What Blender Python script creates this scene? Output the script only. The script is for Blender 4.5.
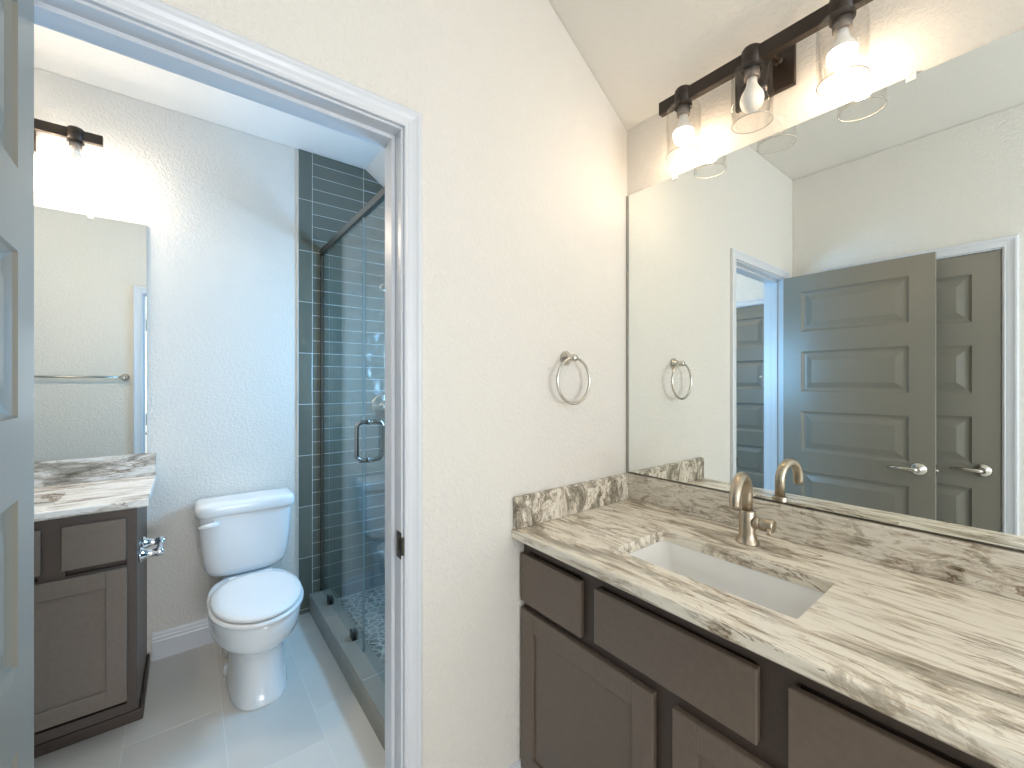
import bpy, bmesh, math, random
from mathutils import Vector, Matrix
random.seed(7)
PI = math.pi
for o in list(bpy.data.objects): bpy.data.objects.remove(o)
SC = bpy.context.scene
COL = SC.collection

# ------------------------------------------------------------------ camera
cam = bpy.data.cameras.new('camera'); camo = bpy.data.objects.new('camera', cam); COL.objects.link(camo)
cam.sensor_fit = 'HORIZONTAL'; cam.sensor_width = 36.0
cam.lens = 418.126 / 1024 * 36.0
cam.shift_y = -0.84 / 1024
cam.clip_start = 0.02
camo.location = (-1.4314, -1.0625, 1.3633)
camo.rotation_euler = (PI / 2, 0, -math.radians(38.0276))
SC.camera = camo

# ------------------------------------------------------------------ world, daylight, exposure
w = bpy.data.worlds.new('sky'); SC.world = w; w.use_nodes = True
bg = w.node_tree.nodes['Background']
bg.inputs[0].default_value = (0.55, 0.74, 1.0, 1); bg.inputs[1].default_value = 1.0
def area(name, loc, rot, sx, sy, power, col):
    l = bpy.data.lights.new(name, 'AREA'); l.shape = 'RECTANGLE'; l.size = sx; l.size_y = sy
    l.energy = power; l.color = col
    o = bpy.data.objects.new(name, l); COL.objects.link(o); o.location = loc; o.rotation_euler = rot
    return o
area('daylight_shower_window', (0.10, 0.88, 1.50), (0, PI / 2, 0), 0.58, 0.72, 42, (0.29, 0.59, 1.0))
area('added_rear_daylight', (-1.00, -5.96, 1.50), (PI / 2, 0, 0), 1.44, 1.36, 78, (0.90, 0.94, 1.0))  # fill light at an unseen window added behind the camera
area('added_side_daylight', (0.10, -2.70, 1.475), (0, PI / 2, 0), 1.15, 1.30, 33, (0.78, 0.89, 1.0))  # fill light at an added side window, brightens the wall opposite the vanity
vs = SC.view_settings
vs.view_transform = 'Standard'; vs.look = 'None'; vs.gamma = 1.0; vs.use_curve_mapping = False
vs.exposure = 0.1
BULB = 58.0      # lamp brightness
BULB2 = 255.0    # lamp brightness in the toilet room

# ------------------------------------------------------------------ materials
def mat(name):
    m = bpy.data.materials.new(name); m.use_nodes = True
    return m, m.node_tree.nodes, m.node_tree.links, m.node_tree.nodes['Principled BSDF']
def simple(name, col, rough=0.5, metal=0.0, noise=0.0, scale=30, bump=0.0, coat=0.0, spec=None):
    m, n, l, b = mat(name)
    b.inputs['Base Color'].default_value = (*col, 1); b.inputs['Roughness'].default_value = rough
    b.inputs['Metallic'].default_value = metal
    if coat: b.inputs['Coat Weight'].default_value = coat; b.inputs['Coat Roughness'].default_value = 0.08
    if spec is not None: b.inputs['Specular IOR Level'].default_value = spec
    tc = n.new('ShaderNodeTexCoord'); nz = n.new('ShaderNodeTexNoise')
    nz.inputs['Scale'].default_value = scale; nz.inputs['Detail'].default_value = 4
    l.new(tc.outputs['Object'], nz.inputs['Vector'])
    if noise:
        r = n.new('ShaderNodeValToRGB')
        r.color_ramp.elements[0].color = (*[max(0, c * (1 - noise)) for c in col], 1)
        r.color_ramp.elements[1].color = (*[min(1, c * (1 + noise)) for c in col], 1)
        r.color_ramp.elements[0].position = .3; r.color_ramp.elements[1].position = .7
        l.new(nz.outputs['Fac'], r.inputs['Fac']); l.new(r.outputs['Color'], b.inputs['Base Color'])
    if bump:
        bp = n.new('ShaderNodeBump'); bp.inputs['Strength'].default_value = bump; bp.inputs['Distance'].default_value = 0.004
        l.new(nz.outputs['Fac'], bp.inputs['Height']); l.new(bp.outputs['Normal'], b.inputs['Normal'])
    return m
def wallpaint(name, col, scale=70, bump=0.35):
    m, n, l, b = mat(name)
    b.inputs['Base Color'].default_value = (*col, 1); b.inputs['Roughness'].default_value = 0.55
    tc = n.new('ShaderNodeTexCoord')
    a = n.new('ShaderNodeTexNoise'); a.inputs['Scale'].default_value = scale; a.inputs['Detail'].default_value = 3; a.inputs['Distortion'].default_value = .6
    c = n.new('ShaderNodeTexNoise'); c.inputs['Scale'].default_value = scale * 3.2; c.inputs['Detail'].default_value = 2
    l.new(tc.outputs['Object'], a.inputs['Vector']); l.new(tc.outputs['Object'], c.inputs['Vector'])
    r = n.new('ShaderNodeValToRGB'); r.color_ramp.elements[0].position = .42; r.color_ramp.elements[1].position = .62
    l.new(a.outputs['Fac'], r.inputs['Fac'])
    mx = n.new('ShaderNodeMath'); mx.operation = 'MULTIPLY_ADD'; mx.inputs[1].default_value = .35
    l.new(c.outputs['Fac'], mx.inputs[0]); l.new(r.outputs['Color'], mx.inputs[2])
    bp = n.new('ShaderNodeBump'); bp.inputs['Strength'].default_value = bump; bp.inputs['Distance'].default_value = 0.003
    l.new(mx.outputs[0], bp.inputs['Height']); l.new(bp.outputs['Normal'], b.inputs['Normal'])
    return m
def thin_glass(name, tint, rough=0.0, ior=1.45, graze=1.0):
    m, n, l, b = mat(name); n.remove(b)
    out = n['Material Output']
    t = n.new('ShaderNodeBsdfTransparent'); t.inputs[0].default_value = (*tint, 1)
    g = n.new('ShaderNodeBsdfGlossy'); g.inputs['Roughness'].default_value = rough
    lw = n.new('ShaderNodeLayerWeight'); lw.inputs['Blend'].default_value = .5
    pw = n.new('ShaderNodeMath'); pw.operation = 'POWER'; pw.inputs[1].default_value = 5
    f = n.new('ShaderNodeMath'); f.operation = 'MULTIPLY_ADD'; r0 = ((ior - 1) / (ior + 1)) ** 2
    f.inputs[1].default_value = (1 - r0) * graze; f.inputs[2].default_value = r0
    l.new(lw.outputs['Facing'], pw.inputs[0]); l.new(pw.outputs[0], f.inputs[0])
    mx = n.new('ShaderNodeMixShader'); l.new(f.outputs[0], mx.inputs[0]); l.new(t.outputs[0], mx.inputs[1]); l.new(g.outputs[0], mx.inputs[2])
    l.new(mx.outputs[0], out.inputs[0])
    return m
def island_tile(name, cols, rough, wav=0.0, wscale=14, mott=0.0, mscale=6, bump_d=0.003, coat=0.0):
    """tile whose tone varies a little from tile to tile"""
    m, n, l, b = mat(name); b.inputs['Roughness'].default_value = rough
    if coat: b.inputs['Coat Weight'].default_value = coat; b.inputs['Coat Roughness'].default_value = .04
    geo = n.new('ShaderNodeNewGeometry'); r = n.new('ShaderNodeValToRGB')
    r.color_ramp.elements[0].color = (*cols[0], 1); r.color_ramp.elements[1].color = (*cols[-1], 1)
    tc = n.new('ShaderNodeTexCoord'); nz = n.new('ShaderNodeTexNoise'); nz.inputs['Scale'].default_value = mscale; nz.inputs['Detail'].default_value = 6
    l.new(tc.outputs['Object'], nz.inputs['Vector'])
    mx = n.new('ShaderNodeMix'); mx.data_type = 'FLOAT'; mx.inputs['Factor'].default_value = mott
    l.new(geo.outputs['Random Per Island'], mx.inputs['A']); l.new(nz.outputs['Fac'], mx.inputs['B'])
    l.new(mx.outputs['Result'], r.inputs['Fac']); l.new(r.outputs['Color'], b.inputs['Base Color'])
    if wav:
        n2 = n.new('ShaderNodeTexNoise'); n2.inputs['Scale'].default_value = wscale; n2.inputs['Detail'].default_value = 1
        l.new(tc.outputs['Object'], n2.inputs['Vector'])
        bp = n.new('ShaderNodeBump'); bp.inputs['Strength'].default_value = wav; bp.inputs['Distance'].default_value = bump_d
        l.new(n2.outputs['Fac'], bp.inputs['Height']); l.new(bp.outputs['Normal'], b.inputs['Normal'])
    return m
def stone(name, warm, sc=(2.2, 9, 8), rot=(0, 0, .05), dark=1.0, sh=0.0, tone=1.0):  # tone below one paints shade into the splash pieces
    m, n, l, b = mat(name); b.inputs['Roughness'].default_value = 0.22
    tc = n.new('ShaderNodeTexCoord')
    def noise(scale, vec, detail=6, dist=0.0, rough=.6):
        mp = n.new('ShaderNodeMapping'); mp.inputs['Scale'].default_value = vec; mp.inputs['Rotation'].default_value = rot
        l.new(tc.outputs['Object'], mp.inputs['Vector'])
        z = n.new('ShaderNodeTexNoise'); z.inputs['Scale'].default_value = scale; z.inputs['Detail'].default_value = detail
        z.inputs['Distortion'].default_value = dist; z.inputs['Roughness'].default_value = rough
        l.new(mp.outputs[0], z.inputs['Vector']); return z
    def ramp(src, pts):
        r = n.new('ShaderNodeValToRGB'); e = r.color_ramp.elements
        e[0].position, e[0].color = pts[0][0], (*pts[0][1], 1); e[1].position, e[1].color = pts[-1][0], (*pts[-1][1], 1)
        for p, c in pts[1:-1]:
            x = e.new(p); x.color = (*c, 1)
        l.new(src, r.inputs['Fac']); return r
    def mixc(kind, fac, a, c):
        x = n.new('ShaderNodeMix'); x.data_type = 'RGBA'; x.blend_type = kind
        if isinstance(fac, float): x.inputs['Factor'].default_value = fac
        else: l.new(fac, x.inputs['Factor'])
        l.new(a, x.inputs['A']); l.new(c, x.inputs['B']); return x.outputs['Result']
    k = (1.0, .945, .835) if warm else (1.0, .97, .93)
    def c(r, g, bb): return (r * k[0] * tone, g * k[1] * tone, bb * k[2] * tone)
    X, Y, Z = sc
    broad = noise(1.0, (X * 1.3, Y, Z), 10, 1.0, .70)
    base = ramp(broad.outputs['Fac'], [(.30 + sh, c(.27 * dark, .265 * dark, .23 * dark)), (.41 + sh, c(.50 * dark, .475 * dark, .43 * dark)), (.462 + sh, c(.76, .72, .67)), (.485 + sh, c(.97, .96, .94)), (.60, c(.93, .92, .90)), (.68, c(.66 * dark, .62 * dark, .575 * dark))])
    fine = noise(1.0, (X * 2.6, Y * 5, Z * 5), 7, .8, .70)
    fr = ramp(fine.outputs['Fac'], [(.36, (.46, .39, .33)), (.455, (.82, .78, .73)), (.505, (1, 1, 1))])
    o1 = mixc('MULTIPLY', .85, base.outputs['Color'], fr.outputs['Color'])
    vein = noise(1.0, (X * .9, Y * 1.3, Z * 1.3), 9, 1.4, .66)
    vr = ramp(vein.outputs['Fac'], [(.470, (1, 1, 1)), (.490, (.46, .38, .31)), (.500, (.34, .27, .22)), (.512, (1, 1, 1))])
    msk = noise(1.0, (X * 1.5, Y * .6, Z * .6), 3, .4, .5)
    mr = ramp(msk.outputs['Fac'], [(.46, (0, 0, 0)), (.58, (1, 1, 1))])
    o2 = mixc('MULTIPLY', mr.outputs['Color'], o1, vr.outputs['Color'])
    l.new(o2, b.inputs['Base Color'])
    return m
def pebble_mat():
    m, n, l, b = mat('pebble_mosaic'); b.inputs['Roughness'].default_value = .45
    tc = n.new('ShaderNodeTexCoord')
    v = n.new('ShaderNodeTexVoronoi'); v.feature = 'DISTANCE_TO_EDGE'; v.inputs['Scale'].default_value = 24
    v2 = n.new('ShaderNodeTexVoronoi'); v2.inputs['Scale'].default_value = 24
    l.new(tc.outputs['Object'], v.inputs['Vector']); l.new(tc.outputs['Object'], v2.inputs['Vector'])
    st = n.new('ShaderNodeValToRGB'); st.color_ramp.elements[0].color = (.06, .055, .045, 1); st.color_ramp.elements[1].color = (.34, .30, .25, 1)
    sep = n.new('ShaderNodeSeparateColor'); l.new(v2.outputs['Color'], sep.inputs[0]); l.new(sep.outputs[0], st.inputs['Fac'])
    r = n.new('ShaderNodeValToRGB'); r.color_ramp.elements[0].position = .05; r.color_ramp.elements[1].position = .11
    l.new(v.outputs['Distance'], r.inputs['Fac'])
    mx = n.new('ShaderNodeMix'); mx.data_type = 'RGBA'; mx.inputs['A'].default_value = (.66, .62, .54, 1)
    l.new(r.outputs['Color'], mx.inputs['Factor']); l.new(st.outputs['Color'], mx.inputs['B']); l.new(mx.outputs['Result'], b.inputs['Base Color'])
    bp = n.new('ShaderNodeBump'); bp.inputs['Distance'].default_value = .006; bp.inputs['Strength'].default_value = .8
    l.new(r.outputs['Color'], bp.inputs['Height']); l.new(bp.outputs['Normal'], b.inputs['Normal'])
    return m
def emit(name, col, s):
    m, n, l, b = mat(name)
    b.inputs['Base Color'].default_value = (.9, .88, .84, 1)
    b.inputs['Emission Color'].default_value = (*col, 1); b.inputs['Emission Strength'].default_value = s
    return m

M = {}
M['wall'] = wallpaint('wall_paint', (.80, .765, .702), 75, .42)
M['ceiling'] = wallpaint('ceiling_paint', (.86, .825, .76), 55, .25)
M['trim'] = simple('white_trim_paint', (.72, .74, .775), .28, bump=.02)
M['door'] = simple('door_paint', (.245, .228, .188), .29, bump=.05, scale=160)
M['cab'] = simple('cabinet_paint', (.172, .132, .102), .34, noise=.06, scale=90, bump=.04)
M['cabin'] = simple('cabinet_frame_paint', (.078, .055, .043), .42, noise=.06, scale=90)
M['granite'] = stone('warm_quartzite', True)
M['granite_edge'] = stone('warm_quartzite_cross_cut_shaded', True, (9, 15, 9), (0, .5, .6), .85, .05, .86)  # side splash stone, tone lowered to paint in its shade
M['granite_back'] = stone('warm_quartzite_upright_shaded', True, (5, 9, 17), (0, .06, 0), 1.1, -.02, .80)  # backsplash stone, darkened for facing away from the lamps
M['granite2'] = stone('cool_quartzite', False, dark=1.15)
M['granite2_back'] = stone('cool_quartzite_upright_shaded', False, (3, 9, 15), (0, -.12, 0), 1.0, .03, .80)  # back room splash, shade painted in against the brighter lit worktop
M['porc'] = simple('white_porcelain', (.86, .87, .87), .10, coat=.4)
M['sink'] = simple('sink_porcelain', (.88, .87, .84), .14, coat=.3)
M['seat'] = simple('white_seat_plastic', (.87, .87, .86), .22)
M['nickel'] = simple('brushed_nickel', (.47, .405, .32), .30, 1.0, noise=.05, scale=120)
M['steel'] = simple('satin_nickel', (.62, .59, .54), .22, 1.0)
M['chrome'] = simple('polished_chrome', (.80, .81, .83), .07, 1.0)
M['bronze'] = simple('dark_bronze', (.030, .019, .012), .40, .1)
M['header'] = simple('dark_nickel', (.16, .14, .12), .25, 1.0)
M['pull'] = simple('dark_chrome', (.36, .37, .38), .12, 1.0)
M['black'] = simple('black_clamp', (.02, .02, .02), .4)
M['mirror'] = simple('mirror_silver', (.90, .935, .915), .0, 1.0)
M['medge'] = simple('mirror_edge', (.34, .34, .31), .3, .6)
M['glass'] = thin_glass('shower_glass', (.93, .965, .95), 0, 1.6)
M['glass_edge'] = simple('glass_edge', (.27, .36, .36), .10)
M['rim'] = simple('lamp_glass_rim', (.46, .44, .41), .08)
M['shade'] = thin_glass('lamp_glass', (.993, .99, .985), 0, 1.28, .5)
M['pane'] = thin_glass('window_glass', (.97, .98, .98))
M['clip'] = simple('clear_plastic', (.80, .80, .76), .15)
M['bulb_on'] = emit('lit_bulb', (1.0, .76, .53), BULB)
M['bulb_on2'] = emit('lit_bulb_cool', (1.0, .84, .67), BULB2)
M['bulb_off'] = emit('unlit_bulb', (1, .9, .8), 0.0)
M['socket'] = simple('socket_grey', (.22, .19, .17), .4, .5)
M['tile'] = island_tile('grey_green_tile', [(.110, .122, .100), (.150, .164, .133)], .10, .8, 13, .35, 9, .012, .5)
M['grout'] = simple('pale_grout', (.62, .63, .61), .7)
M['floor'] = island_tile('floor_tile', [(.70, .665, .61), (.85, .81, .745)], .33, .05, 40, .55, 4.5, .001)
M['fgrout'] = simple('floor_grout', (.86, .85, .81), .8)
M['curb'] = island_tile('curb_tile', [(.25, .235, .195), (.32, .30, .255)], .35, .05, 40, .5, 8)
M['pebble'] = pebble_mat()

# ------------------------------------------------------------------ mesh helpers
def new(): return bmesh.new()
def box(bm, x0, x1, y0, y1, z0, z1, bev=0.0, seg=2, mi=0, mtx=None):
    t = bmesh.new()
    r = bmesh.ops.create_cube(t, size=1.0)
    for v in t.verts:
        v.co = Vector(((x0 + x1) / 2 + v.co.x * (x1 - x0), (y0 + y1) / 2 + v.co.y * (y1 - y0), (z0 + z1) / 2 + v.co.z * (z1 - z0)))
    if bev: bmesh.ops.bevel(t, geom=t.edges[:], offset=bev, segments=seg, affect='EDGES', profile=.5)
    if mtx is not None: bmesh.ops.transform(t, matrix=mtx, verts=t.verts)
    merge(bm, t, mi)
def merge(bm, t, mi=0):
    mp = {}
    for v in t.verts: mp[v] = bm.verts.new(v.co)
    for f in t.faces:
        try:
            nf = bm.faces.new([mp[v] for v in f.verts]); nf.material_index = mi; nf.smooth = f.smooth
        except ValueError: pass
    t.free()
def frame_of(d):
    d = Vector(d).normalized(); up = Vector((0, 0, 1)) if abs(d.z) < .95 else Vector((1, 0, 0))
    a = d.cross(up).normalized(); return d, a, a.cross(d).normalized()
def lathe(bm, prof, origin=(0, 0, 0), axis=(0, 0, 1), n=32, cap0=True, cap1=True, mi=0):
    """prof: list of (radius, distance along axis)"""
    d, a, b = frame_of(axis); o = Vector(origin); rings = []
    for r, h in prof:
        rings.append([bm.verts.new(o + d * h + (a * math.cos(2 * PI * k / n) + b * math.sin(2 * PI * k / n)) * max(r, 1e-5)) for k in range(n)])
    for i in range(len(rings) - 1):
        for k in range(n):
            f = bm.faces.new((rings[i][k], rings[i][(k + 1) % n], rings[i + 1][(k + 1) % n], rings[i + 1][k])); f.smooth = True; f.material_index = mi
    if cap0: bm.faces.new(list(reversed(rings[0]))).material_index = mi
    if cap1: bm.faces.new(rings[-1]).material_index = mi
def tube(bm, pts, r, n=16, closed=False, caps=True):
    pts = [Vector(p) for p in pts]; N = len(pts); rings = []; prev = None
    rs = r if isinstance(r, (list, tuple)) else [r] * N
    for i, p in enumerate(pts):
        if closed: d = (pts[(i + 1) % N] - pts[i - 1]).normalized()
        else: d = (pts[min(i + 1, N - 1)] - pts[max(i - 1, 0)]).normalized()
        if prev is None: _, a, b = frame_of(d)
        else:
            a = (prev - d * prev.dot(d)).normalized(); b = d.cross(a)
        b = d.cross(a); prev = a
        rings.append([bm.verts.new(p + (a * math.cos(2 * PI * k / n) + b * math.sin(2 * PI * k / n)) * rs[i]) for k in range(n)])
    L = N if closed else N - 1
    for i in range(L):
        A, B = rings[i], rings[(i + 1) % N]
        for k in range(n):
            f = bm.faces.new((A[k], A[(k + 1) % n], B[(k + 1) % n], B[k])); f.smooth = True
    if caps and not closed:
        bm.faces.new(list(reversed(rings[0]))); bm.faces.new(rings[-1])
def loft(bm, sections, cap0=True, cap1=True, smooth=True):
    rings = [[bm.verts.new(p) for p in s] for s in sections]; n = len(rings[0])
    for i in range(len(rings) - 1):
        for k in range(n):
            f = bm.faces.new((rings[i][k], rings[i][(k + 1) % n], rings[i + 1][(k + 1) % n], rings[i + 1][k])); f.smooth = smooth
    if cap0: bm.faces.new(list(reversed(rings[0]))).smooth = False
    if cap1: bm.faces.new(rings[-1]).smooth = False
def arc(c, u, v, r, a0, a1, n):
    c, u, v = Vector(c), Vector(u), Vector(v)
    return [c + (u * math.cos(a0 + (a1 - a0) * i / n) + v * math.sin(a0 + (a1 - a0) * i / n)) * r for i in range(n + 1)]
def prism(bm, poly, y0, y1):
    """poly in x,z extruded along y"""
    a = [bm.verts.new((x, y0, z)) for x, z in poly]; b = [bm.verts.new((x, y1, z)) for x, z in poly]
    n = len(a)
    for i in range(n): bm.faces.new((a[i], a[(i + 1) % n], b[(i + 1) % n], b[i]))
    bm.faces.new(a); bm.faces.new(list(reversed(b)))
def obj(name, bm, mats, parent=None, fix=True):
    if fix: bmesh.ops.recalc_face_normals(bm, faces=bm.faces[:])
    me = bpy.data.meshes.new(name); bm.to_mesh(me); bm.free()
    for m in (mats if isinstance(mats, list) else [mats]): me.materials.append(M[m])
    o = bpy.data.objects.new(name, me); COL.objects.link(o)
    if parent: o.parent = parent
    return o
def smooth_angle(o, deg=35):
    me = o.data
    me.polygons.foreach_set('use_smooth', [True] * len(me.polygons))
    try: me.set_sharp_from_angle(angle=math.radians(deg))
    except Exception: pass
    return o
def thing(name, label, cat, loc=(0, 0, 0), rotz=0.0, group=None):
    o = bpy.data.objects.new(name, None); o.empty_display_size = .05; COL.objects.link(o)
    o.location = loc; o.rotation_euler = (0, 0, rotz); tag(o, label, cat, group); return o
def tag(o, label, cat, group=None):
    o['label'] = label; o['category'] = cat
    if group: o['group'] = group
    return o
def struct(o, label=None, cat=None):
    o['kind'] = 'structure'
    if label: o['label'] = label
    if cat: o['category'] = cat
    return o

# ------------------------------------------------------------------ room dimensions
CEIL, XB, ZLOW = 2.74, -0.515, 2.402      # flat ceiling, where the slope starts, height at the mirror wall
YB = 1.651                                 # back wall of the toilet room
XL, XLT = -1.83, -2.50                     # left wall of the vanity room, of the toilet room
TP = 0.115                                 # partition thickness
SL = (CEIL - ZLOW) / -XB
def clip_to_ceiling(bm, gap=0.002):
    bmesh.ops.remove_doubles(bm, verts=bm.verts[:], dist=1e-6)
    nrm = Vector((SL, 0, 1)).normalized()
    for co, no in ((Vector((0, 0, ZLOW - gap)), nrm), (Vector((0, 0, CEIL - gap)), Vector((0, 0, 1)))):
        g = bm.verts[:] + bm.edges[:] + bm.faces[:]
        r = bmesh.ops.bisect_plane(bm, geom=g, plane_co=co, plane_no=no, clear_outer=True, dist=1e-6)
        ed = [e for e in bm.edges if e.is_boundary]
        if ed: bmesh.ops.holes_fill(bm, edges=ed, sides=0)
def wall(name, boxes, label, mats='wall'):
    bm = new()
    for b in boxes:
        t = new(); box(t, *b); clip_to_ceiling(t); merge(bm, t)
    return struct(obj(name, bm, mats), label, 'wall')
# opening of the doorway in the partition
JL, JR, JH = -1.684, -0.977, 2.042
wall('wall_partition', [(XLT - .1, JL - .0175, 0, TP, 0, 2.9), (JR + .0175, 0, 0, TP, 0, 2.9), (JL - .018, JR + .018, 0, TP, JH + .018, 2.9)], 'textured cream partition wall with the doorway and towel ring')
wall('wall_back', [(XLT - .1, .12, YB, YB + .1, 0, 2.9)], 'textured white wall behind the toilet')
D2a, D2b = -0.923, -0.230                  # door in the left wall
wall('wall_left', [(XL - .1, XL, -6.0, D2a - .018, 0, 2.9), (XL - .1, XL, D2b + .018, -.001, 0, 2.9), (XL - .1, XL, D2a - .018, D2b + .018, 2.06, 2.9), (XL - .16, XL - .1, -6.0, -.001, 0, 2.9)], 'cream wall opposite the vanity, seen in the mirror')
D3a, D3b = 0.33, 1.00
wall('wall_toilet_left', [(XLT - .1, XLT, TP + .001, D3a - .018, 0, 2.9), (XLT - .1, XLT, D3b + .018, YB - .001, 0, 2.9), (XLT - .1, XLT, D3a - .018, D3b + .018, 2.06, 2.9), (XLT - .16, XLT - .1, TP, YB, 0, 2.9)], 'white end wall of the toilet room with a dark door')
WY0, WY1, WZ0, WZ1 = .48, 1.28, 1.18, 1.84
wall('wall_right', [(0, .12, -6.0, -3.4, 0, 2.9), (0, .12, -2.0, 0, 0, 2.9), (0, .12, -3.4, -2.0, 0, .85), (0, .12, -3.4, -2.0, 2.1, 2.9), (0, .12, 0, WY0, 0, 2.9), (0, .12, WY1, YB - .001, 0, 2.9), (0, .12, WY0, WY1, 0, WZ0), (0, .12, WY0, WY1, WZ1, 2.9)], 'textured cream wall above the mirror')
wall('wall_rear', [(XL, -1.76, -6.1, -6.0, 0, 2.9), (-.24, .12, -6.1, -6.0, 0, 2.9), (-1.76, -.24, -6.1, -6.0, 0, .78), (-1.76, -.24, -6.1, -6.0, 2.22, 2.9)], 'cream wall behind the camera with an added window')
bm = new()
prism(bm, [(XLT - .1, CEIL), (XB, CEIL), (.14, ZLOW - .14 * SL), (.14, ZLOW - .14 * SL + .12), (XB, CEIL + .12), (XLT - .1, CEIL + .12)], -6.1, YB + .1)
struct(obj('ceiling', bm, 'ceiling'), 'textured cream ceiling sloping down over the vanity', 'ceiling')

# floor of large tiles laid in a third offset
bm = new()
box(bm, XLT, 0, -6.0, YB, -.06, -.0008, mi=1)
TW, TL, GR = .305, .610, .0035
for c in range(-8, 4):
    x0 = -1.31 + c * TW; off = [.645, .848, 1.051][c % 3]
    if c % 3 == 1: off = .815
    if c % 3 == 2: off = 1.065
    for r in range(-12, 3):
        y0 = off + r * TL
        a, b_, c0, d0 = max(x0 + GR / 2, XLT), min(x0 + TW - GR / 2, -.001), max(y0 + GR / 2, -6.0), min(y0 + TL - GR / 2, YB - .001)
        if b_ - a < .01 or d0 - c0 < .01: continue
        box(bm, a, b_, c0, d0, -.01, 0, mi=0)
struct(obj('floor', bm, ['floor', 'fgrout']), 'pale grey large format floor tile', 'floor')

# ------------------------------------------------------------------ mouldings
CASP = [(0, 0), (0, .010), (.004, .012), (.010, .0105), (.014, .0115), (.026, .0125), (.036, .0155), (.042, .0185), (.050, .019), (.055, .0165), (.057, .014), (.057, 0)]
def casing(name, a, b, h, mp, label=None):
    """a,b: jamb faces along the wall, h: head; mp(u, z, d) -> point"""
    bm = new(); rv = .006; rings = []
    for o, t in CASP:
        o = o * .87 + rv
        rings.append([bm.verts.new(mp(a - o, 0, t)), bm.verts.new(mp(a - o, h + o, t)), bm.verts.new(mp(b + o, h + o, t)), bm.verts.new(mp(b + o, 0, t))])
    for i in range(len(rings)):
        A, B = rings[i], rings[(i + 1) % len(rings)]
        for k in range(3): bm.faces.new((A[k], A[k + 1], B[k + 1], B[k]))
    bm.faces.new([r[0] for r in rings]); bm.faces.new([r[3] for r in reversed(rings)])
    return struct(obj(name, bm, 'trim'), label, 'trim')
def jamb(name, a, b, h, mp, dep, stop0, stop1, label=None):
    bm = new()
    def bx(u0, u1, d0, d1, z0, z1):
        p, q = Vector(mp(u0, z0, d0)), Vector(mp(u1, z1, d1))
        box(bm, min(p.x, q.x), max(p.x, q.x), min(p.y, q.y), max(p.y, q.y), z0, z1, .001, 1)
    bx(a - .017, a, 0, -dep, 0, h); bx(b, b + .017, 0, -dep, 0, h); bx(a - .017, b + .017, 0, -dep, h, h + .017)
    bx(a, a + .011, -stop0, -stop1, 0, h - .011); bx(b - .011, b, -stop0, -stop1, 0, h - .011); bx(a, b, -stop0, -stop1, h - .011, h)
    return struct(obj(name, bm, 'trim'), label, 'trim')
casing('trim_1', JL, JR, JH, lambda u, z, d: (u, -d, z), 'white moulded door casing around the toilet room doorway')
casing('trim_2', JL, JR, JH, lambda u, z, d: (u, TP + d, z), 'white door casing on the toilet room side')
j1 = jamb('trim_3', JL, JR, JH, lambda u, z, d: (u, -d, z), TP, .038, .073, 'white door jamb of the toilet room doorway')
casing('trim_4', D2a, D2b, JH, lambda u, z, d: (XL + d, u, z), 'white casing of the closed grey door seen in the mirror')
jamb('trim_5', D2a, D2b, JH, lambda u, z, d: (XL + d, u, z), .1, .041, .075)
casing('trim_6', D3a, D3b, JH, lambda u, z, d: (XLT + d, u, z), 'white casing of the dark door in the toilet room')
jamb('trim_7', D3a, D3b, JH, lambda u, z, d: (XLT + d, u, z), .1, .041, .075)
bm = new(); box(bm, JR - .0025, JR - .0002, -.004, .026, .893, .965, .001, 1); box(bm, JR - .004, JR - .0024, .004, .016, .915, .944, .001, 1)
box(bm, JR - .0022, JR + .004, -.012, -.004, .905, .953, .001, 1)
obj('strike_plate', bm, 'header', j1)
BASEP = [(0, 0), (.014, 0), (.014, .088), (.012, .094), (.012, .104), (.009, .112), (.008, .122), (.004, .132), (0, .134)]
def baseboard(name, u0, u1, mp, label):
    bm = new()
    A = [bm.verts.new(mp(u0, d, z)) for d, z in BASEP]; B = [bm.verts.new(mp(u1, d, z)) for d, z in BASEP]
    for i in range(len(A)): bm.faces.new((A[i], A[(i + 1) % len(A)], B[(i + 1) % len(A)], B[i]))
    bm.faces.new(A); bm.faces.new(list(reversed(B)))
    struct(obj(name, bm, 'trim'), label, 'baseboard')
baseboard('baseboard_partition', JR + .064, -.56, lambda u, d, z: (u, -d, z), 'white baseboard beside the brown vanity')
baseboard('baseboard_back', -1.558, -.910, lambda u, d, z: (u, YB - d, z), 'white baseboard behind the toilet')
baseboard('baseboard_left', -5.99, D2a - .064, lambda u, d, z: (XL + d, u, z), 'white baseboard under the wall opposite the vanity')
baseboard('baseboard_inner', XLT + .02, JL - .064, lambda u, d, z: (u, TP + d, z), 'white baseboard under the towel bar')

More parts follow.
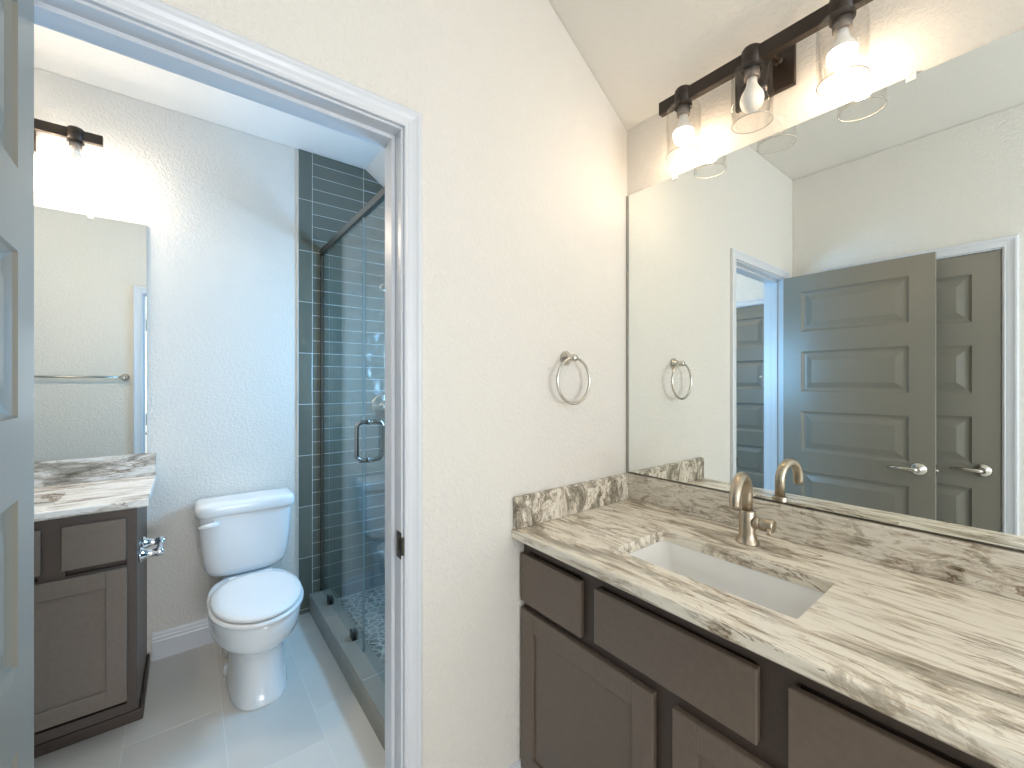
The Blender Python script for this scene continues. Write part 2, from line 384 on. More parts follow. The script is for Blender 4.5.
# ------------------------------------------------------------------ windows (shower end wall, and two unseen ones added behind the camera for fill)
def window(name, mp, u0, u1, z0, z1, label, mull=False):
    bm = new()
    def bx(a, b, c, d, e0, e1):
        p, q = Vector(mp(a, c, e0)), Vector(mp(b, d, e1))
        box(bm, min(p.x, q.x), max(p.x, q.x), min(p.y, q.y), max(p.y, q.y), c, d, .002, 1)
    f = .04
    bx(u0, u1, z0, z0 + f, .03, .08); bx(u0, u1, z1 - f, z1, .03, .08); bx(u0, u0 + f, z0 + f, z1 - f, .03, .08); bx(u1 - f, u1, z0 + f, z1 - f, .03, .08)
    if mull: bx(u0 + f, u1 - f, (z0 + z1) / 2 - .015, (z0 + z1) / 2 + .015, .04, .07)
    o = struct(obj(name, bm, 'trim'), label, 'window')
    bm = new(); p, q = Vector(mp(u0 + f, 0, .053)), Vector(mp(u1 - f, 0, .057))
    box(bm, min(p.x, q.x), max(p.x, q.x), min(p.y, q.y), max(p.y, q.y), z0 + f, z1 - f)
    obj('window_pane', bm, 'pane', o)
window('window_1', lambda u, z, d: (d, u, z), WY0, WY1, WZ0, WZ1, 'white framed window in the shower end wall')
window('added_window_2', lambda u, z, d: (u, -6.0 - d, z), -1.76, -.24, .78, 2.22, 'white framed window added unseen behind the camera for fill light', True)

window('added_window_3', lambda u, z, d: (d, u, z), -3.4, -2.0, .85, 2.1, 'white framed window added unseen in the side wall for fill light', True)

# ------------------------------------------------------------------ doors with five raised panels
def panel_door(wd, h, th):
    """x 0..wd, y 0..th (front face y=0 looking -y), z 0..h"""
    bm = new(); s = .099; bot = .183; ph = .250; gap = .1235
    rows = [0]; z = bot; pan = []
    for k in range(5):
        rows += [z, z + ph]; pan.append(len(rows) - 2); z += ph + gap
    rows.append(h); cols = [0, s, wd - s, wd]
    steps = [(0, 0), (.003, .005), (.012, .011), (.020, .012), (.026, .0115), (.056, .003)]
    for face in (0, 1):
        def P(x, zz, d):
            return bm.verts.new((x, d if face == 0 else th - d, zz))
        for i in range(len(rows) - 1):
            for j in range(3):
                x0, x1, z0, z1 = cols[j], cols[j + 1], rows[i], rows[i + 1]
                if j == 1 and i in pan:
                    rings = [[P(x0 + o, z0 + o, d), P(x1 - o, z0 + o, d), P(x1 - o, z1 - o, d), P(x0 + o, z1 - o, d)] for o, d in steps]
                    for a, b in zip(rings, rings[1:]):
                        for k in range(4): bm.faces.new((a[k], a[(k + 1) % 4], b[(k + 1) % 4], b[k]))
                    bm.faces.new(rings[-1])
                else: bm.faces.new((P(x0, z0, 0), P(x1, z0, 0), P(x1, z1, 0), P(x0, z1, 0)))
    def q(*p): bm.faces.new([bm.verts.new(v) for v in p])
    for x in cols[:1] + cols[-1:]:
        for i in range(len(rows) - 1): q((x, 0, rows[i]), (x, th, rows[i]), (x, th, rows[i + 1]), (x, 0, rows[i + 1]))
    for zz in (0, h):
        for j in range(3): q((cols[j], 0, zz), (cols[j + 1], 0, zz), (cols[j + 1], th, zz), (cols[j], th, zz))
    bmesh.ops.remove_doubles(bm, verts=bm.verts[:], dist=1e-5)
    return bm
def lever(parent, x, z, y, side, dirx):
    """round rose and lever; side -1 in front of y, dirx which way the lever points"""
    bm = new()
    lathe(bm, [(.033, 0), (.034, .006), (.030, .011), (.018, .016), (.012, .02), (.012, .048)], (x, y, z), (0, side, 0), 28)
    tube(bm, [(x, y + side * .046, z), (x + dirx * .012, y + side * .052, z), (x + dirx * .05, y + side * .054, z + .002), (x + dirx * .115, y + side * .052, z + .001)], [.012, .011, .009, .006], 12)
    obj('door_handle', bm, 'steel', parent)
def hinge(parent, x, y, z):
    bm = new(); tube(bm, [(x, y, z - .045), (x, y, z + .045)], .0065, 12)
    box(bm, x - .003, x + .012, y - .001, y + .012, z - .044, z + .044, .001, 1)
    obj('hinge', bm, 'steel', parent)
DW = .697
d1 = obj('door_1', panel_door(DW, 2.030, .035), 'door')
# hinged on the left jamb, standing open into the vanity room: local x runs from the hinge to the free edge
ang = -PI / 2 + math.radians(1.6)
d1.rotation_euler = (0, 0, ang); d1.location = (-1.6665, -.014, .008)
struct(d1, 'grey five panel door standing open at the left edge, lever handle seen in mirror', 'door')
lever(d1, DW - .06, .905, .035, 1, -1); lever(d1, DW - .06, .905, 0, -1, -1)
for z in (.25, 1.07, 1.81): hinge(d1, -.003, -.001, z)
bm = new(); box(bm, DW - .0006, DW + .001, .005, .03, .875, .935, .0005, 1); lathe(bm, [(.006, 0), (.006, .006), (.003, .011)], (DW, .0175, .905), (1, 0, 0), 12); obj('latch', bm, 'steel', d1)
bm = panel_door(D2b - D2a - .006, 2.030, .035); d2 = obj('door_2', bm, 'door')
d2.rotation_euler = (0, 0, PI / 2); d2.location = (XL - .001, D2a + .003, .008)   # x->+Y, front y=0 looks +X
struct(d2, 'closed grey five panel door half hidden behind the open door in the mirror', 'door')
lever(d2, .06, .905, 0, -1, 1)
bm = panel_door(D3b - D3a - .006, 2.030, .035); d3 = obj('door_3', bm, 'door')
d3.rotation_euler = (0, 0, PI / 2); d3.location = (XLT - .001, D3a + .003, .008)
struct(d3, 'closed dark five panel door glimpsed through the doorway in the mirror', 'door')
lever(d3, D3b - D3a - .066, .905, 0, -1, -1)

# ------------------------------------------------------------------ vanities (local x along the wall, -y out of the wall)
def slab_front(bm, x0, x1, y, z0, z1, t=.019):
    box(bm, x0, x1, y - t, y, z0, z1, .003, 2)
def shaker(bm, x0, x1, y, z0, z1, t=.019, s=.058, rail=.062, rec=.008):
    box(bm, x0, x0 + s, y - t, y, z0, z1, .0025, 2); box(bm, x1 - s, x1, y - t, y, z0, z1, .0025, 2)
    box(bm, x0 + s - .001, x1 - s + .001, y - t, y, z0, z0 + rail, .0025, 2); box(bm, x0 + s - .001, x1 - s + .001, y - t, y, z1 - rail, z1, .0025, 2)
    box(bm, x0 + s - .002, x1 - s + .002, y - t + rec, y - .001, z0 + rail - .002, z1 - rail + .002)
def vanity(root, x0, x1, fy, top, drawers, doors, toe, shoe_side=None):
    bm = new()
    zt = top - .031
    # carcass and face frame
    box(bm, x0, x0 + .018, fy + .02, -.002, toe, zt - .001); box(bm, x1 - .018, x1, fy + .02, -.002, toe, zt - .001)
    box(bm, x0 + .018, x1 - .018, fy + .02, -.002, toe, toe + .018); box(bm, x0 + .018, x1 - .018, -.012, -.002, toe + .018, zt - .16)
    box(bm, x0, x1, fy + .100, fy + .118, .001, toe)
    box(bm, x0 + .001, x0 + .018, fy + .118, -.002, .001, toe); box(bm, x1 - .018, x1, fy + .118, -.002, .001, toe)
    box(bm, x0, x0 + .03, fy, fy + .02, toe, zt - .001, .001, 1); box(bm, x1 - .03, x1, fy, fy + .02, toe, zt - .001, .001, 1)
    xm = (doors[0][1] + doors[1][0]) / 2
    if x1 - .03 > doors[1][1]: box(bm, doors[1][1] - .012, x1 - .03, fy, fy + .02, toe, zt - .001)
    box(bm, x0 + .03, x1 - .03, fy, fy + .02, toe, toe + .035); box(bm, x0 + .03, x1 - .03, fy, fy + .02, zt - .045, zt - .001); box(bm, x0 + .03, x1 - .03, fy, fy + .02, .618, .668)
    box(bm, xm - .03, xm + .03, fy, fy + .02, toe + .035, .618)
    for a, b in zip(drawers, drawers[1:]): box(bm, a[1] - .008, b[0] + .008, fy, fy + .02, .668, zt - .045)
    box(bm, x0 + .03, x1 - .03, fy + .021, fy + .024, .668, zt - .045)
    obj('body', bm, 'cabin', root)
    for k, (a, b, z0, z1) in enumerate(drawers):
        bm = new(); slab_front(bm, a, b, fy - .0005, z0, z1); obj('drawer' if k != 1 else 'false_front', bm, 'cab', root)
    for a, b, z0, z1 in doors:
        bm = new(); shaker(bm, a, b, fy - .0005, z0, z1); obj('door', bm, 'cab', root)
    if shoe_side:
        bm = new(); box(bm, x0, x1 + .013, fy + .086, fy + .0995, .001, .045, .004, 2); box(bm, x1 + .0005, x1 + .013, fy + .0995, -.016, .001, .045, .004, 2)
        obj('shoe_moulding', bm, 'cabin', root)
def worktop(root, x0, x1, y0, top, hole, thick, mt, bs_h, sideL=None):
    """slab with a cut-out, hole = (hx0, hx1, hy0, hy1)"""
    bm = new(); hx0, hx1, hy0, hy1 = hole; r = .006
    # outline corners of the cut-out rounded
    inner = []
    for cx, cy, a0 in ((hx1 - r, hy1 - r, 0), (hx0 + r, hy1 - r, PI / 2), (hx0 + r, hy0 + r, PI), (hx1 - r, hy0 + r, 1.5 * PI)):
        for i in range(6):
            a = a0 + PI / 2 * i / 5; inner.append((cx + r * math.cos(a), cy + r * math.sin(a)))
    outc = [(x1, -.0015), (x0, -.0015), (x0, y0), (x1, y0)]
    bvl = .005
    def ring(pts, z): return [bm.verts.new((x, y, z)) for x, y in pts]
    cy_, cx_ = (y0 - .0015) / 2, (x0 + x1) / 2
    def off(d): return [(x1 - d, -.0015 - d), (x0 + d, -.0015 - d), (x0 + d, y0 + d), (x1 - d, y0 + d)]
    O = [ring(off(bvl), top), ring(off(bvl * .3), top - bvl * .3), ring(off(0), top - bvl), ring(off(0), top - thick + bvl), ring(off(bvl), top - thick)]
    for a, b in zip(O, O[1:]):
        for k in range(4): bm.faces.new((a[k], a[(k + 1) % 4], b[(k + 1) % 4], b[k]))
    It, Ib = ring(inner, top), ring(inner, top - thick)
    n = len(inner)
    for k in range(n): bm.faces.new((It[k], It[(k + 1) % n], Ib[(k + 1) % n], Ib[k]))
    for OO, II in ((O[0], It), (O[-1], Ib)):
        for c in range(4):
            seg = [II[c * 6 + i] for i in range(6)]
            for i in range(5): bm.faces.new((OO[c], seg[i + 1], seg[i]))
            nx = II[((c + 1) * 6) % n]
            bm.faces.new((OO[c], OO[(c + 1) % 4], nx, seg[5]))
    obj('slab', bm, mt, root)
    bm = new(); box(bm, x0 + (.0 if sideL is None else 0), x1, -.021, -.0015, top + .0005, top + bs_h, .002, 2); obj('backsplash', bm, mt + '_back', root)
    if sideL is not None:
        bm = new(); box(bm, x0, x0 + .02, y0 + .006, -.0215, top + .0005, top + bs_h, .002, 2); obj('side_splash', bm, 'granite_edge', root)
def basin(root, hole, top, depth=.115):
    hx0, hx1, hy0, hy1 = hole; bm = new()
    def rr(ins, z, rad):
        a0_, a1_, b0_, b1_ = hx0 + ins, hx1 - ins, hy0 + ins, hy1 - ins; s = []
        for cx, cy, a0 in ((a1_ - rad, b1_ - rad, 0), (a0_ + rad, b1_ - rad, PI / 2), (a0_ + rad, b0_ + rad, PI), (a1_ - rad, b0_ + rad, 1.5 * PI)):
            for i in range(7):
                a = a0 + PI / 2 * i / 6; s.append((cx + rad * math.cos(a), cy + rad * math.sin(a), z))
        return s
    zt = top - .0315
    secs = [rr(-.022, zt, .03), rr(-.002, zt, .024), rr(.002, zt - .004, .022), rr(.020, zt - .05, .026), rr(.040, zt - depth + .02, .03), rr(.052, zt - depth + .005, .035), rr(.078, zt - depth, .03)]
    secs2 = [rr(-.022, zt - .012, .03), rr(-.012, zt - .014, .03), rr(.0, zt - .06, .035), rr(.03, zt - depth - .012, .04)]
    loft(bm, secs, False, True); loft(bm, [secs[0]] + secs2, False, True)
    bmesh.ops.remove_doubles(bm, verts=bm.verts[:], dist=1e-5)
    obj('bowl', bm, 'sink', root)
    bm = new(); cx, cy = (hx0 + hx1) / 2, (hy0 + hy1) / 2
    lathe(bm, [(.026, 0), (.026, .003), (.02, .005), (.012, .0045)], (cx, cy, zt - depth + .0005), (0, 0, 1), 28)
    obj('drain', bm, 'nickel', root)
def faucet(root):
    """origin on the worktop; spout towards -y, lever towards +x"""
    bm = new()
    lathe(bm, [(.031, 0), (.031, .003), (.028, .007), (.0235, .020), (.0225, .032), (.022, .092), (.021, .095), (.0145, .095)], (0, 0, 0), (0, 0, 1), 36)
    obj('faucet_body', bm, 'nickel', root)
    bm = new(); R = .058; zc = .143
    pts = [(0, 0, .096), (0, 0, .13)] + arc((0, -R, zc), (0, 1, 0), (0, 0, 1), R, 0, PI, 20) + [(0, -2 * R, zc - .010), (0, -2 * R - .0005, .122)]
    tube(bm, pts, .0145, 24); sp = obj('spout', bm, 'nickel', root); sp.rotation_euler = (0, 0, math.radians(8.0))
    bm = new()
    lathe(bm, [(.0172, .017), (.0172, .036)], (0, 0, .064), (1, 0, 0), 28)
    lathe(bm, [(.0175, .0372), (.0185, .039), (.0188, .068), (.0165, .071)], (0, 0, .064), (1, 0, 0), 28)
    tube(bm, [(.058, -.006, .060), (.064, -.018, .054), (.068, -.030, .049)], [.008, .007, .006], 12)
    obj('lever', bm, 'nickel', root)
TOP = .895
V1 = thing('vanity_cabinet', 'dark brown vanity cabinet under the large rectangular sink in front', 'cabinet', (0, 0, 0), -PI / 2)
vanity(V1, .002, 1.156, -.552, TOP, [(.006, .268, .657, .812), (.317, .7215, .669, .815), (.7735, 1.034, .657, .812)], [(.009, .4955, .115, .635), (.545, 1.031, .115, .635)], .10)
H1 = (.308, .758, -.476, -.2305)
W1 = thing('countertop', 'streaked cream and brown stone worktop of the front vanity', 'countertop', (0, 0, 0), -PI / 2)
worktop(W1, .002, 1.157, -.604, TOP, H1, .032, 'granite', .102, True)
S1 = thing('sink', 'white rectangular undermount sink in the front worktop', 'sink', (0, 0, 0), -PI / 2); basin(S1, H1, TOP)
F1 = thing('faucet', 'brushed nickel arched faucet behind the front sink', 'faucet', (-.128, -.520, TOP + .0005), -PI / 2); faucet(F1)
XV = -1.578
TOP2 = .911
L2 = .905
V2 = thing('vanity_cabinet', 'dark brown vanity cabinet beside the toilet in the back room', 'cabinet', (XV - L2, YB, 0), 0)
vanity(V2, .0, L2, -.540, TOP2, [(.03, .200, .692, .849), (.2505, .6545, .692, .849), (.705, .875, .692, .849)], [(.03, .428, .154, .663), (.477, .877, .154, .663)], .10, True)
H2 = (.24, .665, -.455, -.215)
W2 = thing('countertop', 'streaked white and grey stone worktop beside the toilet', 'countertop', (XV - L2, YB, 0), 0)
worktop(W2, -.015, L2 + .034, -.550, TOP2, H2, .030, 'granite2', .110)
S2 = thing('sink', 'white undermount sink mostly hidden behind the open door', 'sink', (XV - L2, YB, 0), 0); basin(S2, H2, TOP2)

# ------------------------------------------------------------------ mirrors
def mirror(root, x0, x1, z0, z1, clips):
    bm = new(); box(bm, x0, x1, -.0062, -.0022, z0, z1); 
    for f in bm.faces: f.material_index = 1
    for f in bm.faces:
        if f.calc_center_median().y < -.0060: f.material_index = 0
    obj('mirror_glass', bm, ['mirror', 'medge'], root)
    for cx, cz, s in clips:
        bm = new()
        box(bm, cx - .009, cx + .009, -.0105, -.0065, cz - s * .014, cz + s * .012, .0015, 2)
        box(bm, cx - .009, cx + .009, -.0065, -.0012, min(cz + s * .003, cz + s * .012), max(cz + s * .003, cz + s * .012), .001, 1)
        lathe(bm, [(.004, 0), (.0035, .0015)], (cx, -.0105, cz + s * .006), (0, -1, 0), 12)
        obj('mirror_clip', bm, 'clip', root)
R1 = thing('wall_mirror', 'large frameless mirror above the front worktop', 'mirror', (0, 0, 0), -PI / 2)
mirror(R1, .013, 1.150, .9985, 2.128, [(.2175, 2.1282, 1), (.855, 2.1282, 1)])
bm = new(); box(bm, .0005, .0125, -.009, -.0005, .9985, 2.128, .001, 1); obj('edge_strip', bm, 'medge', R1)
bm = new(); box(bm, .0130, 1.150, -.0090, -.0064, .9985, 1.0025); obj('bottom_channel', bm, 'header', R1)
R2 = thing('wall_mirror', 'frameless mirror above the worktop beside the toilet', 'mirror', (XV - L2, YB, 0), 0)
mirror(R2, .0, .904, 1.0225, 2.134, [(.710, 2.1342, 1), (.19, 2.1342, 1)])

# ------------------------------------------------------------------ vanity lights (local x along the wall, -y out)
def vanity_light(root, lit, glow):
    bm = new(); box(bm, -.085, .085, -.018, -.001, -.085, .055, .003, 2); obj('backplate', bm, 'bronze', root)
    bm = new(); box(bm, -.304, .304, -.110, -.086, -.0215, .0215, .0015, 2); obj('bar', bm, 'bronze', root)
    for s in (-.045, .045):
        bm = new(); tube(bm, [(s, -.018, 0), (s, -.0865, 0)], .008, 14); lathe(bm, [(.013, 0), (.013, .006), (.008, .012)], (s, -.018, 0), (0, -1, 0), 18)
        obj('arm', bm, 'bronze', root)
    for k, x in enumerate((-.218, 0, .218)):
        bm = new(); lathe(bm, [(.028, -.034), (.028, .022), (.024, .028), (.012, .031)], (x, -.097, 0), (0, 0, 1), 32)
        lathe(bm, [(.005, 0), (.005, .004)], (x, -.125, 0), (0, -1, 0), 12); obj('collar', bm, 'bronze', root)
        bm = new(); lathe(bm, [(.021, -.034), (.021, -.060), (.019, -.062)], (x, -.097, 0), (0, 0, 1), 28); obj('socket', bm, 'socket', root)
        bm = new(); prof = [(.022, -.0345), (.048, -.0345), (.0535, -.038), (.055, -.044), (.055, -.193)]
        lathe(bm, prof + [(.0525, -.193), (.0525, -.045), (.051, -.0405), (.047, -.0375), (.022, -.0375)], (x, -.097, 0), (0, 0, 1), 48, False, False)
        sh = obj('glass_shade', bm, 'shade', root)
        bm = new(); tube(bm, arc((x, -.097, -.193), (1, 0, 0), (0, 1, 0), .0538, 0, 2 * PI * 47 / 48, 47), .0014, 8, True); obj('shade_rim', bm, 'rim', sh)
        bm = new(); lathe(bm, [(.0135, -.062), (.0145, -.078), (.019, -.090), (.027, -.103), (.0315, -.1165), (.0322, -.124), (.0310, -.134), (.027, -.145), (.018, -.155), (.008, -.160), (.001, -.161)], (x, -.097, 0), (0, 0, 1), 32)
        for f in bm.faces:
            if f.calc_center_median().z < -.117: f.material_index = 1
        b = obj('bulb', bm, ['bulb_off', glow if lit[k] else 'bulb_off'], root)
        if not lit[k]: b['label'] = 'unlit white bulb'
LT1 = thing('vanity_light', 'three glass shade dark bronze light above the large front mirror', 'lamp', (0, -.520, 2.3335), -PI / 2); vanity_light(LT1, (1, 0, 1), 'bulb_on')
LT2 = thing('vanity_light', 'dark bronze glass shade light above the mirror beside the toilet', 'lamp', (-2.026, YB, 2.449), 0); vanity_light(LT2, (1, 1, 1), 'bulb_on2')

# ------------------------------------------------------------------ towel ring, towel bar, paper holder
TR = thing('towel_ring', 'round satin nickel towel ring on the cream partition wall', 'towel ring', (-.358, 0, 1.452))
bm = new(); lathe(bm, [(.026, .001), (.026, .006), (.023, .010), (.014, .022), (.011, .030), (.011, .034)], (0, 0, 0), (0, -1, 0), 32); lathe(bm, [(.009, .032), (.013, .036), (.013, .048), (.009, .053), (.002, .055)], (0, 0, 0), (0, -1, 0), 24); obj('post', bm, 'steel', TR)
bm = new(); tube(bm, arc((0, -.042, -.080), (1, 0, 0), (0, 0, 1), .080, 0, 2 * PI * 47 / 48, 47), .0052, 14, True); obj('ring', bm, 'steel', TR)
TB = thing('towel_bar', 'long satin nickel towel bar seen in the mirror beside the toilet', 'towel bar', (-2.09, TP, 1.407))
bm = new(); tube(bm, [(-.305, .058, 0), (.305, .058, 0)], .008, 16); obj('bar', bm, 'steel', TB)
for s in (-.306, .306):
    bm = new(); lathe(bm, [(.026, .001), (.026, .006), (.022, .010), (.014, .032), (.0125, .046), (.0145, .048), (.0145, .068), (.009, .073)], (s, 0, 0), (0, 1, 0), 28); obj('post', bm, 'steel', TB)
PH = thing('paper_holder', 'empty chrome toilet paper holder on the side of the vanity', 'paper holder', (XV, 1.275, .668))
for y in (-.075, .075):
    bm = new(); lathe(bm, [(.030, .001), (.030, .006), (.024, .012), (.0165, .028), (.0140, .050), (.0175, .056), (.0175, .072), (.012, .078)], (0, y, 0), (1, 0, 0), 28); obj('post', bm, 'chrome', PH)
bm = new(); tube(bm, [(.063, -.065, 0), (.063, 0, 0), (.063, .065, 0)], .0115, 16); obj('roller', bm, 'chrome', PH)

# ------------------------------------------------------------------ toilet
TX = -1.178
def egg(cx, yf, yb, hw, z, n=48, sq=2.3, ym=None, fr=2.0):
    """outline with round front (yf) and squarer back (yb)"""
    ym = yf + (yb - yf) * .52 if ym is None else ym; s = []
    for k in range(n):
        a = 2 * PI * k / n; c, sn = math.cos(a), math.sin(a)
        if sn < 0: p = fr; L = ym - yf
        else: p = sq; L = yb - ym
        x = math.copysign(abs(c) ** (2 / p), c) * hw; y = math.copysign(abs(sn) ** (2 / p), sn) * L
        s.append((cx + x, ym + y, z))
    return s
def rrect(cx, cy, hx, hy, z, p=5.0, n=56):
    s = []
    for k in range(n):
        a = 2 * PI * k / n; c, sn = math.cos(a), math.sin(a)
        s.append((cx + math.copysign(abs(c) ** (2 / p), c) * hx, cy + math.copysign(abs(sn) ** (2 / p), sn) * hy, z))
    return s
T = thing('toilet', 'white two piece toilet with closed lid', 'toilet', (TX, YB, 0))
def up(secs): return [[(p[0], p[1] - YB, p[2]) for p in s] for s in secs]
bm = new()
loft(bm, up([egg(.008, .968, 1.43, .113, .001, sq=3, fr=2.7), egg(.008, .965, 1.43, .115, .012, sq=3, fr=2.7), egg(.008, .976, 1.43, .111, .03, sq=3, fr=2.6), egg(.008, .992, 1.43, .106, .10, sq=3, fr=2.5), egg(.008, .995, 1.43, .105, .16, sq=3, fr=2.4),
    egg(.005, .985, 1.43, .107, .222, sq=3, fr=2.3), egg(.002, .948, 1.43, .124, .250, sq=2.8), egg(0, .893, 1.44, .152, .271, sq=2.6), egg(0, .860, 1.45, .169, .298, sq=2.6), egg(0, .848, 1.45, .175, .33, sq=2.6), egg(0, .840, 1.46, .178, .36, sq=2.8), egg(0, .838, 1.46, .180, .385, sq=2.8),
    egg(0, .842, 1.46, .177, .397, sq=2.8), egg(0, .860, 1.45, .16, .399, sq=2.8)]))
smooth_angle(obj('bowl', bm, 'porc', T), 50)
bm = new(); loft(bm, up([rrect(0, 1.52, .105, .095, .001), rrect(0, 1.52, .10, .095, .2), rrect(0, 1.515, .12, .11, .33), rrect(0, 1.520, .105, .110, .37), rrect(0, 1.520, .105, .110, .392), rrect(0, 1.520, .10, .105, .397)])); smooth_angle(obj('deck', bm, 'porc', T), 50)
bm = new(); loft(bm, up([egg(0, .838, 1.315, .172, .4005, sq=2.5), egg(0, .831, 1.320, .178, .405, sq=2.5), egg(0, .831, 1.320, .178, .415, sq=2.5), egg(0, .838, 1.315, .172, .4205, sq=2.5)])); obj('seat', bm, 'seat', T)
bm = new(); loft(bm, up([egg(0, .846, 1.316, .166, .424, sq=2.4), egg(0, .840, 1.322, .171, .428, sq=2.4), egg(0, .840, 1.322, .171, .435, sq=2.4), egg(0, .846, 1.317, .165, .4405, sq=2.4), egg(0, .873, 1.29, .139, .445, sq=2.4), egg(0, .95, 1.23, .08, .447, sq=2.4)])); smooth_angle(obj('lid', bm, 'seat', T), 60)
for s in (-.075, .075):
    bm = new(); box(bm, s - .018, s + .018, 1.325 - YB, 1.352 - YB, .3985, .430, .007, 3); obj('seat_hinge', bm, 'seat', T)
bm = new()
tk = 1.514
loft(bm, up([rrect(0, tk, .100, .050, .3985, 3.5), rrect(0, tk, .135, .070, .403, 3.5), rrect(0, tk, .163, .082, .418, 3.8), rrect(0, tk, .178, .090, .445, 4.2), rrect(0, tk, .186, .095, .49, 4.6), rrect(0, tk, .193, .098, .56, 5), rrect(0, tk, .199, .100, .64, 5), rrect(0, tk, .203, .102, .713, 5)]))
smooth_angle(obj('tank', bm, 'porc', T), 50)
bm = new()
loft(bm, up([rrect(0, tk - .002, .206, .105, 0.714, 6), rrect(0, tk - .002, .214, .112, 0.719, 6), rrect(0, tk - .002, .216, .114, 0.730, 6), rrect(0, tk - .002, .216, .114, 0.756, 6), rrect(0, tk - .002, .212, .110, 0.768, 6), rrect(0, tk - .002, .200, .098, 0.775, 6), rrect(0, tk - .002, .12, .05, 0.777, 4)]))
smooth_angle(obj('tank_lid', bm, 'porc', T), 50)
bm = new(); yy = 1.412 - YB
lathe(bm, [(.014, -.006), (.014, .010), (.010, .014)], (-.140, yy, .684), (0, -1, 0), 20)
tube(bm, [(-.124, yy - .014, .685), (-.150, yy - .019, .684), (-.175, yy - .020, .682), (-.203, yy - .017, .678)], [.010, .013, .011, .009], 14); obj('flush_lever', bm, 'porc', T)
for s in (-1, 1):
    bm = new(); lathe(bm, [(.017, 0), (.0165, .03), (.013, .048), (.007, .057), (.002, .060)], (s * .104 + .006, 1.29 - YB, .001), (0, 0, 1), 18); obj('bolt_cap', bm, 'seat', T)

# ------------------------------------------------------------------ shower: tiled walls, curb, pebble floor
def tiles(bm, rects, mp, t0, t1, tilt=.0009):
    """one bevelled slab per tile; mp(u, v, d) -> point, d out of the wall"""
    for u0, u1, v0, v1 in rects:
        e = .0025
        k = [random.uniform(-tilt, tilt) for _ in range(4)]
        lo = [bm.verts.new(mp(u, v, t0)) for u, v in ((u0, v0), (u1, v0), (u1, v1), (u0, v1))]
        mi = [bm.verts.new(mp(u, v, t1 - .0015)) for u, v in ((u0, v0), (u1, v0), (u1, v1), (u0, v1))]
        hi = [bm.verts.new(mp(u, v, t1 + k[i])) for i, (u, v) in enumerate(((u0 + e, v0 + e), (u1 - e, v0 + e), (u1 - e, v1 - e), (u0 + e, v1 - e)))]
        for a, b in ((lo, mi), (mi, hi)):
            for i in range(4): bm.faces.new((a[i], a[(i + 1) % 4], b[(i + 1) % 4], b[i]))
        bm.faces.new(hi); bm.faces.new(list(reversed(lo)))
def grid(u0, u1, uo, tw, v0, v1, vo, th, g=.003):
    out = []
    i0 = math.floor((u0 - uo) / tw); i1 = math.ceil((u1 - uo) / tw); j0 = math.floor((v0 - vo) / th); j1 = math.ceil((v1 - vo) / th)
    for i in range(i0, i1):
        for j in range(j0, j1):
            a, b, c, d = max(uo + i * tw + g / 2, u0), min(uo + (i + 1) * tw - g / 2, u1), max(vo + j * th + g / 2, v0), min(vo + (j + 1) * th - g / 2, v1)
            if b - a > .012 and d - c > .012: out.append((a, b, c, d))
    return out
XT, XE = -.8316, -.9077
def tile_wall(name, rects, gr, mp, label):
    bm = new(); tiles(bm, rects, mp, .002, .011); 
    nt = len(bm.faces)
    t = new(); u0, u1, v0, v1 = gr
    p, q = Vector(mp(u0, v0, .0005)), Vector(mp(u1, v1, .0092))
    box(t, min(p.x, q.x), max(p.x, q.x), min(p.y, q.y), max(p.y, q.y), v0, v1)
    merge(bm, t, 1)
    clip_to_ceiling(bm, .0025)
    struct(obj(name, bm, ['tile', 'grout']), label, 'wall')
def clip_rects(rects, hole):
    out = []
    for a, b, c, d in rects:
        h0, h1, k0, k1 = hole
        if b <= h0 or a >= h1 or d <= k0 or c >= k1: out.append((a, b, c, d)); continue
        if a < h0 - .01: out.append((a, h0, c, d))
        if b > h1 + .01: out.append((h1, b, c, d))
        if c < k0 - .01: out.append((max(a, h0), min(b, h1), c, k0))
        if d > k1 + .01: out.append((max(a, h0), min(b, h1), k1, d))
    return out
TH = .0757
zo = .1028
back = grid(XT, -.001, XT, .3036, .022, 2.8, zo, TH) + [r for r in grid(XE + .001, XT, XE, .0761, .002, 2.8, zo - .0757, .3028)]
tile_wall('wall_shower_back', back, (XE - .004, -.001, .002, 2.8), lambda u, v, d: (u, YB - d, v), 'grey green stacked tile on the shower plumbing wall')
hole = (WY0, WY1, WZ0, WZ1)
def end_map(u, v, d): return (-d, u, v)
endr = clip_rects(grid(TP + .012, YB - .013, TP + .012, .307, .022, 2.8, zo, TH), hole)
bm = new(); tiles(bm, endr, end_map, .002, .011)
t = new()
for b in ((TP + .012, WY0, .022, 2.8), (WY1, YB - .013, .022, 2.8), (WY0, WY1, .022, WZ0), (WY0, WY1, WZ1, 2.8)):
    box(t, -.0092, -.0005, b[0], b[1], b[2], b[3])
merge(bm, t, 1); clip_to_ceiling(bm, .0025)
struct(obj('wall_shower_end', bm, ['tile', 'grout']), 'grey green stacked tile around the shower window', 'wall')
near = grid(XT, -.012, XT, .307, .022, 2.8, zo, TH)
tile_wall('wall_shower_near', near, (XT, -.012, .022, 2.8), lambda u, v, d: (u, TP + d, v), 'grey green stacked tile on the near shower wall')
bm = new(); box(bm, -.735, -.012, TP + .012, YB - .012, .0005, .022); struct(obj('floor_shower', bm, 'pebble'), 'dark pebble mosaic shower floor', 'floor')
